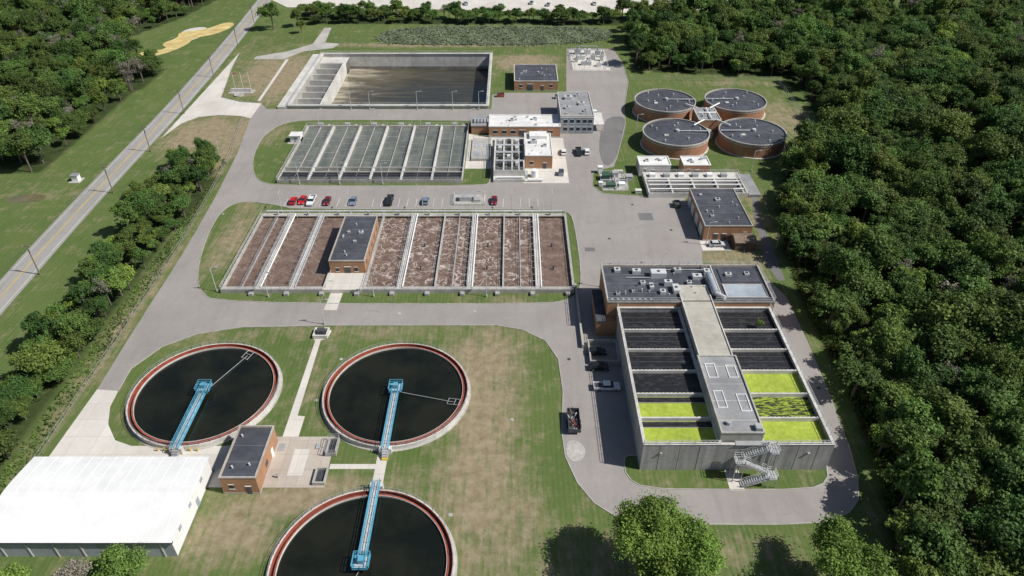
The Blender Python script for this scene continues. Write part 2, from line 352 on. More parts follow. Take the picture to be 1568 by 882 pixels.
# public road
cl=[(-138,40),(-139.5,110),(-140.5,155),(-141.9,185),(-142.8,227),(-143.2,278),(-144.8,325),(-147.5,376),(-152,447),(-160,540)]
cl=smooth(cl,2,False)
def offset(line,a):
    out=[]
    for i,p in enumerate(line):
        q0=line[max(0,i-1)];q1=line[min(len(line)-1,i+1)]
        d=Vector((q1[0]-q0[0],q1[1]-q0[1])).normalized(); out.append((p[0]+d.y*a,p[1]-d.x*a))
    return out
def strip(name,mat,line,a,b_,z):
    L=offset(line,a);R=offset(line,b_)
    me=D.meshes.new(name); n=len(line)
    me.from_pydata([(x,y,z) for x,y in L]+[(x,y,z) for x,y in R],[],[(i,n+i,n+i+1,i+1) for i in range(n-1)]); me.materials.append(mat)
    o=D.objects.new(name,me); col.objects.link(o); return o
strip("public_road",road_m,cl,-4.4,4.4,.02)
strip("road_centre_line",yellow,cl,-.22,-.07,.03); strip("road_centre_line",yellow,cl,.07,.22,.03)
strip("road_edge_line",linep,cl,3.3,3.45,.03); strip("road_edge_line",linep,cl,-3.45,-3.3,.03)
B=Builder("parking_markings")
for x in np.arange(-75.5,11,2.9):
    if -53<x+1.4<-46 or -22<x<-8: continue
    B.box("stall_lines",linep,x,x+.12,204.6,210.2,.03,.034)
B.done()

# ---------------------------------------------------------------- EQ tank
x0,x1,y0,y1=EQ
B=Builder("equalization_tank")
t=.8
for p in [("near_wall",x0,x1,y0,y0+t),("far_wall",x0,x1,y1-t,y1),("left_wall",x0,x0+t,y0+t,y1-t),("right_wall",x1-t,x1,y0+t,y1-t)]:
    B.box(p[0],conc_l if p[0]=='far_wall' else conc,*p[1:],-8.5,1.2)
    lr=p[0] in('left_wall','right_wall')
    B.box(p[0]+"_cap",conc_l,p[1]-.3,p[2]+.3,p[3]+.3 if lr else p[3]-.3,p[4]-.3 if lr else p[4]+.3,1.203,1.5)
B.box("left_wall_outer",conc_l,x0-4.5,x0-.31,y0-.3,y1,.04,.9)
B.box("partition_wall",conc_l,-82.4,-81.7,y0+t,346,-8.4,.6)
for y in np.arange(292,346,7.5): B.box("channel_walls",conc_l,-94.2,-82.4,y,y+.5,-8.4,-.4)
B.box("channel_water",w_grey,-94.2,-82.4,y0+t,346,-4.6,-4.5)
B.box("basin_water",w_eq,-81.7,x1-t,y0+t,y1-t,-6.6,-6.3)
B.box("far_deck",conc_l,-94.2,-81.7,346,y1-t,-1,-.5)
B.box("waterline_stain",M("waterline",(.20,.19,.17),(.30,.28,.25),.4,stretch=(1,1,.2)),-81.6,x1-t-.05,y1-t-.04,y1-t-.002,-6.3,-5.0)
B.rail("railing",metal_l,[(x0,y0+.1),(x1,y0+.1),(x1,y1-.3),(x0,y1-.3)],1.5,closed=True,step=3)
for x in np.arange(-90,-12,8): B.box("wall_joints",conc,x,x+.15,y1-t-.03,y1-t+.01,-4.9,1.1)
B.done()

# ---------------------------------------------------------------- primary settling tanks
B=Builder("settling_tanks")
X0,X1,Y0,Y1=-82,-17.3,221,267.5
B.rectwall("outer_walls",conc,X0,X1,Y0,Y1,0,1.2,.5)
B.box("tank_water",w_grey,X0+.5,X1-.5,Y0+.5,Y1-.5,.1,.35)
nb=12; bw=(X1-X0)/nb
for i in range(1,nb):
    x=X0+i*bw; w=.75 if i%2==0 else .18
    B.box("divider_walls",conc_l if i%2==0 else conc,x-w/2,x+w/2,Y0+.5,Y1-.5,.2,1.21 if i%2==0 else .8)
    if i%2==0: B.rail("railing",metal_l,[(x,Y0+1),(x,Y1-1)],1.21,step=3.5,w=.06)
for y in (Y0+6,Y0+9.5): B.box("effluent_channel",conc,X0+.5,X1-.5,y,y+.4,.3,1.3)
for y in np.arange(Y0+1.6,Y0+6,1.4): B.box("effluent_weirs",mdark,X0+.5,X1-.5,y,y+.5,.3,1.05)
for y in np.arange(Y0+15,Y1-1,5.2):
    for i in range(nb): B.box("scraper_flights",conc_d,X0+.7+i*bw,X0+bw-.4+i*bw,y+(i*37%5)*.8,y+(i*37%5)*.8+.14,.3,.42)
B.rail("railing",metal_l,[(X0,Y0),(X1,Y0),(X1,Y1),(X0,Y1)],1.2,closed=True)
for i in range(6): B.box("drive_units",metal,X0+4+i*10.8,X0+6+i*10.8,Y1+.3,Y1+2,0.02,1.6); B.box("drive_units",conc,X0+8+i*10.8,X0+9+i*10.8,Y1+.3,Y1+1.6,0.02,1.0)
B.box("influent_channel",conc_l,X0,X1,Y1+.002,Y1+.3,0.02,1.0)
B.done()
B=Builder("utility_shed"); B.box("walls",white,-85.5,-81.5,254,257.5,0,2.6); B.box("roof",whiteroof,-85.8,-81.2,253.7,257.8,2.602,2.85); B.box("door",metal,-84,-83,253.95,254,0.05,2.1); B.box("base",conc,-86.5,-80.5,252.5,258.5,0.01,.12); B.done()

# ---------------------------------------------------------------- aeration basins
B=Builder("aeration_basins")
X0,X1,Y0,Y1=-80.5,17.2,157,198.5
B.rectwall("outer_walls",conc,X0,X1,Y0,Y1,0,1.2,.5)
bx=[X0+.5,-70.5,-61,-51.5,-41,-31.3,-21.4,-12,-2.5,7.2,X1-.5]
for i in range(10):
    B.box("water_%d"%i,foam_lo if i in (0,1,2,9) else foam,bx[i],bx[i+1],Y0+.5,Y1-.5,.1,.4+.001*i)
for i in range(1,10):
    x=bx[i]
    wide=i in (1,2,5,7,9)
    w=1.25 if wide else .4
    B.box("divider_walls",conc_l if wide else conc,x-w/2,x+w/2,Y0+.5,Y1-.5,.2,1.22)
    if wide:
        B.rail("railing",metal_l,[(x-w/2+.1,Y0+1),(x-w/2+.1,Y1-1)],1.22,step=2.4); B.rail("railing",metal_l,[(x+w/2-.1,Y0+1),(x+w/2-.1,Y1-1)],1.22,step=2.4)
        B.tube("air_main",white if i!=2 else metal,(x+w/2+.35,Y0+1,1.5),(x+w/2+.35,Y1-1,1.5),.2)
    else: B.rail("railing",metal_l,[(x,Y0+1),(x,Y1-1)],1.22,step=3)
    for y in np.arange(Y0+4,Y1-2,3.2 if wide else 6.4):
        for s in ((-1,1) if wide else (1,)):
            B.beam("drop_pipes",metal,(x+s*(w/2),y,1.35),(x+s*(w/2+1.1),y,1.35),.14); B.beam("drop_pipes",metal,(x+s*(w/2+1.1),y,1.35),(x+s*(w/2+1.1),y,.2),.14)
for i in range(10):
    if i in (2,3): continue
    m=(bx[i]+bx[i+1])/2
    if i in (6,8,0): B.box("baffles",conc_d,m-.12,m+.12,Y0+.5,Y1-.5,.2,.7); B.rail("railing",metal,[(m,Y0+1),(m,Y1-1)],.7,step=3,w=.06)
    for y in (168,180): 
        if i in (5,7,9): B.tube("mixer_mounts",mdark,(m,y,.4),(m,y,1.6),.25)
B.box("south_walkway",conc,X0+.5,X1-.5,Y0+.5,Y0+1.4,.9,1.215)
B.box("north_walkway",conc,X0+.5,X1-.5,Y1-1.8,Y1-.5,.9,1.215)
B.tube("header_pipe",metal_l,(X0+1,Y1+1.2,1.3),(X1-1,Y1+1.2,1.3),.25)
for x in np.arange(X0+3,X1,6): B.box("pipe_supports",conc,x,x+.3,Y1+.9,Y1+1.5,0,1.0)
for x in np.arange(X0+5,X1,9.7): B.box("gate_operators",metal,x,x+.6,Y1-1.5,Y1-.9,1.2,2.6); B.box("valve_boxes",conc_d,x+3,x+4.2,Y0-1.4,Y0-.1,.02,.8)
B.rail("railing",metal_l,[(X0,Y0),(-52,Y0)],1.2); B.rail("railing",metal_l,[(-42,Y0),(X1,Y0),(X1,Y1),(X0,Y1),(X0,Y0)],1.2)
B.box("slab",conc_p,-52.4,-41.4,Y0-.02,165,.2,1.25)
B.done()
def simple_building(name,x0,x1,y0,y1,h,wall,roof,par=.35,trim=conc_l,wins=(),doors=(),units=(),ewins=()):
    B=Builder(name)
    B.box("walls",wall,x0,x1,y0,y1,0,h)
    B.box("roof",roof,x0+.35,x1-.35,y0+.35,y1-.35,h+.002,h+.08)
    B.rectwall("parapet",trim,x0-.08,x1+.08,y0-.08,y1+.08,h+.002,h+par,.3)
    B.box("plinth",conc,x0-.06,x1+.06,y0-.06,y1+.06,0.01,.35)
    for (x,w,z,hh) in wins: B.window(x,y0,z,w,hh)
    for (y,w,z,hh) in ewins: B.window(y,x0,z,w,hh,'W')
    for (x,w,hh) in doors:
        B.box("doors",mdark,x-w/2,x+w/2,y0-.09,y0-.001,.05,hh); B.box("door_frame",white,x-w/2-.12,x+w/2+.12,y0-.12,y0-.001,hh+.002,hh+.15)
    for (ux,uy,a,b_,c) in units:
        B.box("roof_units",metal_l,ux-a/2,ux+a/2,uy-b_/2,uy+b_/2,h+.08,h+.08+c)
        B.cyl("roof_fans",mdark,ux,uy,h+.08+c,h+.2+c,min(a,b_)*.32,12)
    for _ in range(max(3,int((x1-x0)*(y1-y0)/35))):
        ux=random.uniform(x0+1.2,x1-1.2);uy=random.uniform(y0+1.2,y1-1.2)
        if random.random()<.7: B.cyl("roof_vents",metal_l,ux,uy,h+.08,h+.7,.2,8)
        else: B.box("roof_curbs",metal,ux-.45,ux+.45,uy-.4,uy+.4,h+.08,h+.6)
    y=y0+4
    while y<y1-2: B.box("roof_seams",roof_m if roof is roof_d else conc,x0+.4,x1-.4,y,y+.05,h+.082,h+.09); y+=4.3
    return B
B=simple_building("blower_building",-51.6,-41.6,165,189.5,5.2,brick,roof_d,trim=conc,wins=[(-44.2,1,1.8,1.4),(-49.5,.9,1.8,1.2)],doors=[(-46.6,1.6,3.3)],units=[(-45,180,1.2,1.2,.6)])
for y in np.arange(168,188,4.5): B.window(y,-41.6,2.4,1.6,1.3,'E')
B.done()
B=simple_building("pump_station",-57.7,-50.5,90,103.5,4.8,brick,roof_d,trim=conc,wins=[(-55.8,1,1.6,1.2)],doors=[(-52.5,1,2.3)])
B.window(96,-50.5,1.5,1.4,1.2,'E'); B.box("door_e",white,-50.52,-50.42,99,100.2,.05,2.3); B.done()
B=simple_building("electrical_building",1,20.5,308,329.5,4.2,brick,roof_d,wins=[(4,1.2,1.5,1.3),(17.5,1.2,1.5,1.3)],doors=[(8,2.4,3),(13.5,1.1,2.3)],units=[(6,320,1.5,1.5,.7)]); B.done()
B=simple_building("administration_building",19,32,262,287,7.2,bluewall,roof_m,wins=[(x,1.5,z,1.5) for x in (21,23.5,26,28.5,30.6) for z in (1.3,4.5)],units=[(23,280,3,2.4,1.2),(28,274,2.4,2,1),(22,270,2,1.6,.8),(27,283,1.6,1.6,.8),(29,267,1.6,1.6,.7)],ewins=[(268,1.4,4.5,1.4),(274,1.4,4.5,1.4)])
B.box("entrance_canopy",conc_l,32.09,36.5,264,276,2.8,3.1); B.box("canopy_posts",white,36,36.3,264.3,264.6,.03,2.8); B.box("canopy_posts",white,36,36.3,275.4,275.7,.03,2.8)
B.box("cornice",white,18.86,32.14,261.86,287.14,6.7,6.9); B.done()
B=simple_building("laboratory_building",-9,18.8,259,270.5,4.2,brick,whiteroof,trim=white,wins=[(x,1.8,1.4,1.4) for x in (-6.5,-3,.5,11,15)],doors=[(4,2.4,2.9),(8,1.1,2.3)],units=[(0,265,1.5,1.5,.8),(9,266,2.2,1.4,.8)])
B.box("annex_walls",brick,-16,-9.1,262,272,0,3.2); B.box("annex_roof",roof_m,-16.2,-9.1,261.8,272.2,3.202,3.5)
for i in range(5): B.box("annex_units",metal,-15+i*1.3,-14.2+i*1.3,264,268,3.5,4.3)
B.done()
B=simple_building("grit_building",4.7,14.5,232,251,5,brick,whiteroof,trim=white,wins=[(7,1.2,1.6,1.3)],doors=[(11.8,1.2,2.3)],units=[(8,243,2.5,2,1.1),(12,240,1.5,1.5,.7)])
B.box("upper_block",whiteroof,6.5,13,246,250.5,5.1,6.3); B.done()
B=Builder("headworks")
B.box("base",conc_l,-6.5,4.5,221.5,256,0,1.2)
B.rectwall("outer_wall",conc_l,-6.5,4.5,224,250,1.2,3.4,.5)
for x in (-3.2,-.2,2.2): B.box("channel_walls",conc_l,x,x+.45,224.5,249.5,1.2,3.3)
for y in (231,238,244): B.box("cross_walkway",metal,-6,4,y,y+1.3,3.3,3.5)
B.box("channel_water",w_grey,-6,4,224.5,249.5,1.3,1.6)
for y in (228,233.5,240.5,246.5):
    for x in (-5,-1.8,1.2): B.box("screens",metal_l if (x+y)%2>1 else mdark,x,x+1.3,y,y+1.9,3.0,4.2)
B.tube("pipes",white,(-5,222,1.9),(4,222,1.9),.35); B.tube("pipes",white,(5.5,222,.9),(11,222,.9),.4); B.cyl("pipe_tank",white,8,226,.03,2.6,1.2,16)
B.rail("railing",metal_l,[(-6.4,224.1),(4.4,224.1),(4.4,249.9),(-6.4,249.9)],3.4,closed=True)
B.box("steps",metal,4.6,5.6,224,228,0.04,1.5); B.box("wet_well",conc,-15,-8,238,256,.04,.9); B.rail("railing",metal_l,[(-15,238),(-8,238),(-8,256),(-15,256)],.9,closed=True)
for i in range(4): B.box("hatches",metal,-14.3+(i%2)*3.4,-11.8+(i%2)*3.4,241+(i//2)*7,245+(i//2)*7,.9,.98)
B.done()
B=simple_building("maintenance_building",58.5,73,184,207.5,5,brick,roof_d,trim=conc,wins=[(71,1,2,1)],doors=[(62.3,1.2,2.4),(64.8,1.2,2.4)],units=[(66,200,1.5,1.5,.6),(62,190,1,1,.5)])
for y in (188,194,200,205): B.box("overhead_doors",white,58.38,58.499,y-1.6,y+1.6,.05,3.6)
B.done()
B=Builder("brown_shed"); B.box("walls",M("shed_wall",(.16,.10,.07),(.2,.13,.09),1),67,73,178.5,183.5,0,2.8)
B.add("roof",M("shed_roof",(.2,.15,.11),(.27,.2,.15),1),[(66.7,178.2,2.8),(73.3,178.2,2.8),(73.3,183.8,2.8),(66.7,183.8,2.8),(66.7,181,3.6),(73.3,181,3.6)],[(0,1,5,4),(2,3,4,5),(0,4,3),(1,2,5),(0,3,2,1)])
B.box("door",mdark,69,71,178.42,178.499,.05,2.3); B.done()
for (a,b_) in ((45,56),(60.5,70)):
    B=simple_building("chemical_building",a,b_,226.5,233.5,4,brick if a>50 else conc_l,whiteroof,trim=white,wins=[(a+2,1,1.6,1.1)],doors=[(a+5,1.1,2.3)],units=[(a+3,230,1.4,1.4,.6),(a+7,231,1,1,.5)]); B.done()
B=Builder("sludge_tanks")
B.rectwall("outer_walls",conc_l,46,79.5,210.5,225.8,0,1.8,.5)
B.box("deck",conc_l,46.5,79,221,225.3,.5,1.7); B.box("tank_water",w_dark,46.5,79,211,221,.2,.7)
for x in np.arange(54,79,8): B.box("cross_walls",conc_l,x,x+.5,211,221,.5,1.7)
for y in (213.5,216.5,219): B.tube("pipes",white,(47,y,1.9),(78.5,y,1.9),.22); B.box("channel_walls",conc_l,46.5,79,y+.6,y+.9,.5,1.75)
B.rail("railing",metal_l,[(46,210.5),(79.5,210.5),(79.5,225.8),(46,225.8)],1.8,closed=True)
for i in range(6): B.box("pump_units",metal if i%2 else white,48+i*5,50+i*5,222,224,1.7,2.8)
B.box("side_platform",roof_m,80,84,211,226,.02,1.0); B.done()
B=Builder("pipe_gallery_equipment")
for (x,y,a,b_,c,m) in ((33,224,2.5,3,2.2,green_eq),(36.5,226,2,2,1.8,metal),(34,218,3,2,1.4,green_eq),(38,219,2,2,1.2,white),(41,223,2.2,2.2,2,metal),(31.5,229,1.6,1.6,2.4,white),(43,214,2,1.4,1.2,conc_l),(38,228.5,3,1.2,1,conc_l),(30.7,219,1.3,1.3,1.5,white)):
    B.box("cabinets",m,x-a/2,x+a/2,y-b_/2,y+b_/2,.1,c); B.box("cabinet_lids",m,x-a/2-.1,x+a/2+.1,y-b_/2-.1,y+b_/2+.1,c+.002,c+.1)
B.box("pads",conc,31,40,215.5,228,.01,.1); B.tube("pipes",metal,(31,222,.8),(40,222,.8),.25); B.tube("pipes",metal,(36,216,.8),(36,228,1.1),.25)
B.rail("railing",metal_l,[(31,215.5),(40,215.5),(40,228),(31,228)],.1,closed=True); B.done()
B=Builder("transformer_yard")
for i,(x,y,a,b_,c) in enumerate(((33,358,3,2.5,2.6),(38,358,3,2.5,2.4),(43,357,2.5,2.5,2.2),(34,350,4,2,2),(40,350,2,3,2.4),(44,348,1.5,1.5,3),(36,342,5,2,1.6),(42,340,2,2,1.8),(31.5,346,1.4,1.4,2),(38,346,1.2,1.8,1.5),(45,353,1.2,1.2,2.6))):
    B.box("cabinets",metal_l if i%2 else metal,x-a/2,x+a/2,y-b_/2,y+b_/2,.1,c); B.box("bushings",mdark,x-.2,x+.2,y-.2,y+.2,c,c+.6)
for x in (32,37,42): B.box("gantry",metal,x,x+.3,354,354.3,0,5)
B.box("gantry_beam",metal,32,42.3,354,354.3,5.002,5.3); B.rail("fence",metal_l,[(30,335),(46,335),(46,363),(30,363)],.05,h=2,closed=True); B.done()
B=Builder("generator_platform"); B.box("slab",conc,-19.5,-9,205.5,212.5,.02,.3); B.box("cabinet",metal,-17.5,-13.5,207.5,210,.3,1.9); B.box("tank",conc_d,-12.8,-10.4,207,210.5,.3,1.3); B.rail("railing",metal_l,[(-19.4,205.6),(-9.1,205.6),(-9.1,212.4),(-19.4,212.4)],.3,closed=True); B.done()
def dumpster(x,y,m,ang=0):
    B=Builder("dumpster"); B.rectwall("sides",m,-1.6,1.6,-.9,.9,.2,1.5,.08); B.box("floor",mdark,-1.5,1.5,-.8,.8,.2,.3); B.box("lid",mdark,-1.6,0,-.95,.95,1.505,1.56)
    for sx in (-1.2,1.2): B.box("skids",mdark,sx-.1,sx+.1,-.85,.85,.0,.2)
    e=B.done(); e.location=(x,y,.03); e.rotation_euler=(0,0,ang)
dumpster(24,297,green_eq,.1); dumpster(17.5,227.5,bluewall,1.5); dumpster(54.5,205,green_eq,1.57); dumpster(-5,301,rust,0); dumpster(20.4,299,bluewall,.1)

# ---------------------------------------------------------------- digesters
for k,(cx,cy) in enumerate(((62.3,252),(91.5,252.5),(63.6,283.5),(93,284))):
    B=Builder("digester_tank")
    B.cyl("wall",brick_d,cx,cy,0,5.0,12.4,72); B.ring("rim",conc,cx,cy,12.2,12.6,5.002,5.5,72)
    B.cyl("cover",roof_d,cx,cy,5.002,5.5,12.15,72,3); B.ring("base",conc_l,cx,cy,12.42,13.0,.01,.25,72)
    B.ring("band",conc,cx,cy,12.41,12.5,4.3,4.6,72)
    B.cyl("hatch",metal_l,cx+.5,cy,5.5,6.3,.7,16)
    if k%2==0: B.box("walkway",metal,cx+.9,cx+12.2,cy-.35,cy+.35,5.75,5.85)
    else: B.box("walkway",metal,cx-12.2,cx-.9,cy-.35,cy+.35,5.75,5.85)
    for a in range(9):
        t=a*1.3+k; B.cyl("vents",metal_l,cx+(5+a%3*2.4)*math.cos(t),cy+(5+a%3*2.4)*math.sin(t),5.1,6.0,.28,10)
    B.box("hatch_cover",conc_l,cx-5,cx-3.6,cy-4,cy-2.6,5.2,5.6)
    for a in range(12):
        t=a*math.pi/6; B.beam("cover_seams",mdark,(cx+3*math.cos(t),cy+3*math.sin(t),5.52),(cx+11.9*math.cos(t),cy+11.9*math.sin(t),5.03),.08,.03)
    B.done()
B=simple_building("digester_control_building",73.2,81.8,262,274,5.6,brick,roof_m,doors=[(77,1.2,2.3)],units=[(76,266,1.6,1.4,.8),(80,271,1.4,1.4,1)])
z=5.9
for p,q in (((75,262,z),(70,257,z)),((80,262,z),(84,257,z)),((75,274,z),(71,278,z)),((80,274,z),(85,279,z)),((74,268,6.4),(81,268,6.4)),((78,262.5,6.3),(78,273,6.3))): B.tube("pipes",white,p,q,.3)
B.box("stairs",metal,76,78,257,262,.02,2.4); B.done()

# ---------------------------------------------------------------- clarifiers
def clarifier(cx,cy,bdir,adir):
    B=Builder("clarifier_tank"); R=16.8
    B.ring("outer_wall",conc_l,cx,cy,R-.3,R,0,1.15); B.ring("ground_ring",conc,cx,cy,R+.001,R+.45,.01,.08)
    B.ring("launder_outer",rust,cx,cy,R-.42,R-.302,.2,1.12)
    B.ring("launder_floor",mdark,cx,cy,R-1.05,R-.42,.15,.3); B.ring("weir_wall",rust,cx,cy,R-1.4,R-1.05,.2,.95)
    B.ring("weir_edge",conc_l,cx,cy,R-1.47,R-1.4,.2,1.02)
    B.cyl("water",w_black,cx,cy,.1,.55,R-1.48,96)
    y1=cy+bdir*(R+1.2)
    B.box("bridge_deck",metal_l,cx-.55,cx+.55,min(cy,y1),max(cy,y1),1.75,1.9)
    for s in (-.68,.68):
        B.box("bridge_girder",blue,cx+s-.07,cx+s+.07,min(cy,y1),max(cy,y1),1.45,1.95)
        B.rail("bridge_rail",blue,[(cx+s,cy),(cx+s,y1)],1.9,step=2,w=.09)
    B.box("centre_platform",blue,cx-1.5,cx+1.5,cy-1.5,cy+1.5,1.96,2.1)
    B.box("centre_grating",metal_l,cx-1.1,cx+1.1,cy-1.1,cy+1.1,2.103,2.13)
    B.rail("centre_rail",blue,[(cx-1.5,cy-1.5),(cx+1.5,cy-1.5),(cx+1.5,cy+1.5),(cx-1.5,cy+1.5)],2.1,closed=True,step=1.2,w=.1)
    B.box("drive_motor",blue,cx-.5,cx+.5,cy-.5,cy+.6,2.1,3.3); B.cyl("centre_column",blue,cx,cy,.5,1.96,.5,12)
    a=Vector((math.cos(adir),math.sin(adir),0)); b_=Vector((-a.y,a.x,0)); c=Vector((cx,cy,0))
    p=c+a*(R-3)
    B.beam("skimmer_arm",metal,(cx,cy,.9),tuple(p+Vector((0,0,.8))),.1)
    for s in (-1,1): B.beam("skimmer_frame",metal,tuple(p+b_*s*.9-a*1.2+Vector((0,0,.8))),tuple(p+b_*s*.9+a*1.5+Vector((0,0,1.1))),.1)
    for d in (-1.2,.4,1.4): B.beam("skimmer_frame",metal,tuple(p+b_*-.9+a*d+Vector((0,0,.95))),tuple(p+b_*.9+a*d+Vector((0,0,.95))),.1)
    pts=[(cx+(R-.15)*math.cos(2*math.pi*i/48),cy+(R-.15)*math.sin(2*math.pi*i/48)) for i in range(48)]
    B.rail("railing",metal,pts,1.15,closed=True,step=3,w=.05,h=1.0)
    B.box("bridge_landing",conc_l,cx-1.3,cx+1.3,min(y1,y1-bdir*1.0),max(y1,y1-bdir*1.0),.02,1.7)
    for i in range(4): B.box("landing_steps",yellow if i==3 else metal,cx-.6,cx+.6,min(y1+bdir*.4*i,y1+bdir*.4*(i+1)),max(y1+bdir*.4*i,y1+bdir*.4*(i+1)),.02,1.5-.35*i)
    B.done()
clarifier(-71.1,118,-1,math.radians(64)); clarifier(-26.8,118,-1,math.radians(-14)); clarifier(-27.2,73.5,1,math.radians(250))
B=Builder("bollard_row")
for x in (-75.5,-74,-68.5,-67): B.cyl("bollards",yellow,x,101,0,1.1,.14,8)
B.done()
B=Builder("splitter_box"); B.rectwall("walls",conc_l,-50.7,-47,137.6,141,0.02,1.1,.4); B.box("gate",mdark,-49.8,-48,138.6,140,.1,1.9); B.done()
B=Builder("plaza_equipment")
B.rectwall("pit_wall",conc,-39.5,-37.2,99.5,104,.05,.9,.3); B.rectwall("pit_wall",conc,-40.5,-38,92,96,.05,.9,.3)
B.rail("railing",metal,[(-39.5,99.5),(-37.2,99.5),(-37.2,104),(-39.5,104)],.9,closed=True); B.box("pit_floor",mdark,-39.2,-37.5,99.8,103.7,.04,.3); B.box("pit_floor",mdark,-40.2,-38.3,92.3,95.7,.04,.3)
B.box("hatches",metal,-50,-48.6,101,103,.04,.14); B.box("hatches",metal,-42,-41,101.5,103,.04,.3); B.cyl("vent",metal,-48,94,.04,1.4,.2,8); B.done()

# ---------------------------------------------------------------- filter building
B=Builder("filter_building")
X0,X1,Y0,Y1,H=26.5,65.,96.,141.,7.7
B.rectwall("outer_walls",conc_d,X0,X1,Y0,Y1,0,H,.5)
B.rectwall("wall_cap",conc_l,X0-.08,X1+.08,Y0-.08,Y1,H+.002,H+.14,.6)
rows=[139.8,132.2,125,117.8,110.5,103.4,96.5]
for (a,b_,side) in ((27,41.8,0),(51,64.5,1)):
    for i in range(6):
        top,bot=rows[i],rows[i+1]
        if i<3 or (side==0 and i==3): m=w_dark; z=6.9
        else:
            m=algae; z=6.7
            if side==1 and i==4: m=algae2
        B.box("media_%d_%d"%(side,i),m,a,b_,bot,top,5,z)
        if (side==0 and i>3): B.box("cell_dark_band",w_dark,a,b_,top-1.9,top-.3,6.2,z+.05); B.box("dark_band_edge",conc,a,b_,top-2.0,top-1.9,6.2,z+.2)  # dark band along the far end of the green cell, with a concrete lip
        if i<3:
            for q in (1.8,3.6,5.4): B.box("media_seams",mdark,a,b_,bot+q,bot+q+.15,z-.1,z+.06)
        B.box("cell_walls",conc_l,a,b_,bot-.15,bot+.15,6,H+.05)
        for x in np.arange(a+.4,b_-.3,.9): B.box("weir_teeth",conc,x,x+.4,bot+.15,bot+.4,H-.6,H-.05)
B.box("long_walls",conc_l,41.8,42.3,96.5,140.5,5,H+.1); B.box("long_walls",conc_l,50.5,51,96.5,140.5,5,H+.1)
B.box("spine_deck",roof_b,42.6,50.2,120.2,147.5,6,9.5); B.rectwall("spine_kerb",conc_l,42.5,50.3,120.1,147.6,9.502,9.75,.25)
B.box("spine_house",conc,42,50.6,97,120,5,9.9); B.rectwall("spine_parapet",conc,41.9,50.7,96.9,120.1,9.902,10.3,.3); B.box("spine_roof",roof_m,42.2,50.4,97.2,119.8,9.902,9.97)
for (a,b_,c,d) in ((43,45.2,113,117.5),(47.5,49.6,113,117),(43,45,104,109),(47.6,49.8,103,108)): B.rectwall("roof_hatches",white,a,b_,c,d,9.975,10.12,.16)
for y in (100.5,106,111,116.5): B.box("spine_joints",conc_l,42.3,50.3,y,y+.12,9.973,10.0)
for y in (123,128,133,138): B.box("spine_joints",conc,42.9,49.9,y,y+.1,9.503,9.53)
B.box("spine_vent",metal,49,50.3,97.5,99,9.98,10.9); B.cyl("spine_vent",metal,44,99.5,9.98,10.7,.5,12)
B.box("north_walls",brick,24,66,141.02,157.2,0,9); B.box("north_roof",roof_d,24.4,65.6,141.4,156.8,9.002,9.08)
B.rectwall("north_parapet",conc,23.9,66.1,140.95,157.3,9.002,9.5,.35)
B.box("inner_parapet",conc_l,53,53.25,141.4,156.8,9.08,9.6); B.rectwall("roof_outline",conc_l,54.5,65,143,148.5,9.083,9.4,.2); B.box("roof_panel",roof_d,54.75,64.75,149.6,155.8,9.083,9.3); B.box("roof_panel_grey",bluewall,54.76,64.74,143.26,148.24,9.083,9.25)
for (x,y,a,b_,c) in ((38.5,152.5,4,2.2,1.6),(42,146,1.6,3,1.2),(38.5,145,1.4,1.4,.9),(48.5,151.5,2.4,1.6,1.1),(51.5,153.5,1.6,1.6,1.3),(28,154.8,1.6,1.6,.8),(34,149,1.2,1.2,.7),(44,154.5,1.8,1.2,1),(40.4,148.5,2,1.2,1.4),(46,149,1.2,1.2,.8),(27,144.5,1,1,.7),(31,146,.8,.8,.6),(33,154,2.2,1.4,1),(36,147.5,1,2,.8),(57,152.5,1.6,1.2,.9),(62,153,1.2,1.2,.7)):
    B.box("roof_units",metal_l,x-a/2,x+a/2,y-b_/2,y+b_/2,9.08,9.08+c); B.cyl("roof_fans",mdark,x,y,9.08+c,9.2+c,.4,12)
for i in range(20): 
    x=random.uniform(25.5,52);y=random.uniform(142.5,156); B.cyl("roof_vents",metal_l if i%3 else mdark,x,y,9.08,9.08+random.uniform(.4,1.1),.18,8)
for y in (145.2,149.2,153.2): B.box("roof_seams",roof_m,24.5,42.2,y,y+.05,9.082,9.09)
B.tube("roof_piping",metal,(30,151.5,9.35),(36.5,151.5,9.35),.12); B.tube("roof_piping",metal,(40,155,9.35),(51,155,9.35),.12)
B.tube("air_duct",bluewall,(51.5,143.5,10.2),(51.5,151.5,10.2),.9,16); B.tube("air_duct",metal_l,(51.5,143.6,10.2),(53.5,141.5,10.2),.6,12)
B.box("duct_stand",metal,50.7,52.3,144,151,9.08,9.4)
for x in np.arange(25,36,1.4): B.box("roof_skylights",roof_m,x,x+.6,141.8,142.6,9.08,9.3)
B.rail("roof_railing",metal_l,[(24,141),(42,141)],9.5); B.rail("roof_railing",metal_l,[(51,141),(66,141),(66,157.2),(24,157.2),(24,141)],9.5)
B.rail("tank_railing",metal_l,[(42,96.1),(26.6,96.1),(26.6,141)],H+.14); B.rail("tank_railing",metal_l,[(51,96.1),(64.9,96.1),(64.9,141)],H+.14)
B.box("annex_walls",brick,21.5,26.45,139,152,0,4.6); B.box("annex_roof",roof_d,21.3,23.85,138.8,152.2,4.602,4.85)
B.box("retaining_wall",conc,17.5,18,134,160,.03,1.2); B.rectwall("stairwell",conc,19,26.4,128,136,0.03,1.3,.35)
for x in (30,34,38,54,58,62): B.box("wall_joints",conc_d,x,x+.12,Y0-.04,Y0-.001,.1,H-.1)
for (x,z) in ((30,5.2),(60,5.2)): B.box("wall_lamps",metal,x,x+.5,Y0-.35,Y0-.05,z,z+.3)
B.done()
B=Builder("metal_staircase")
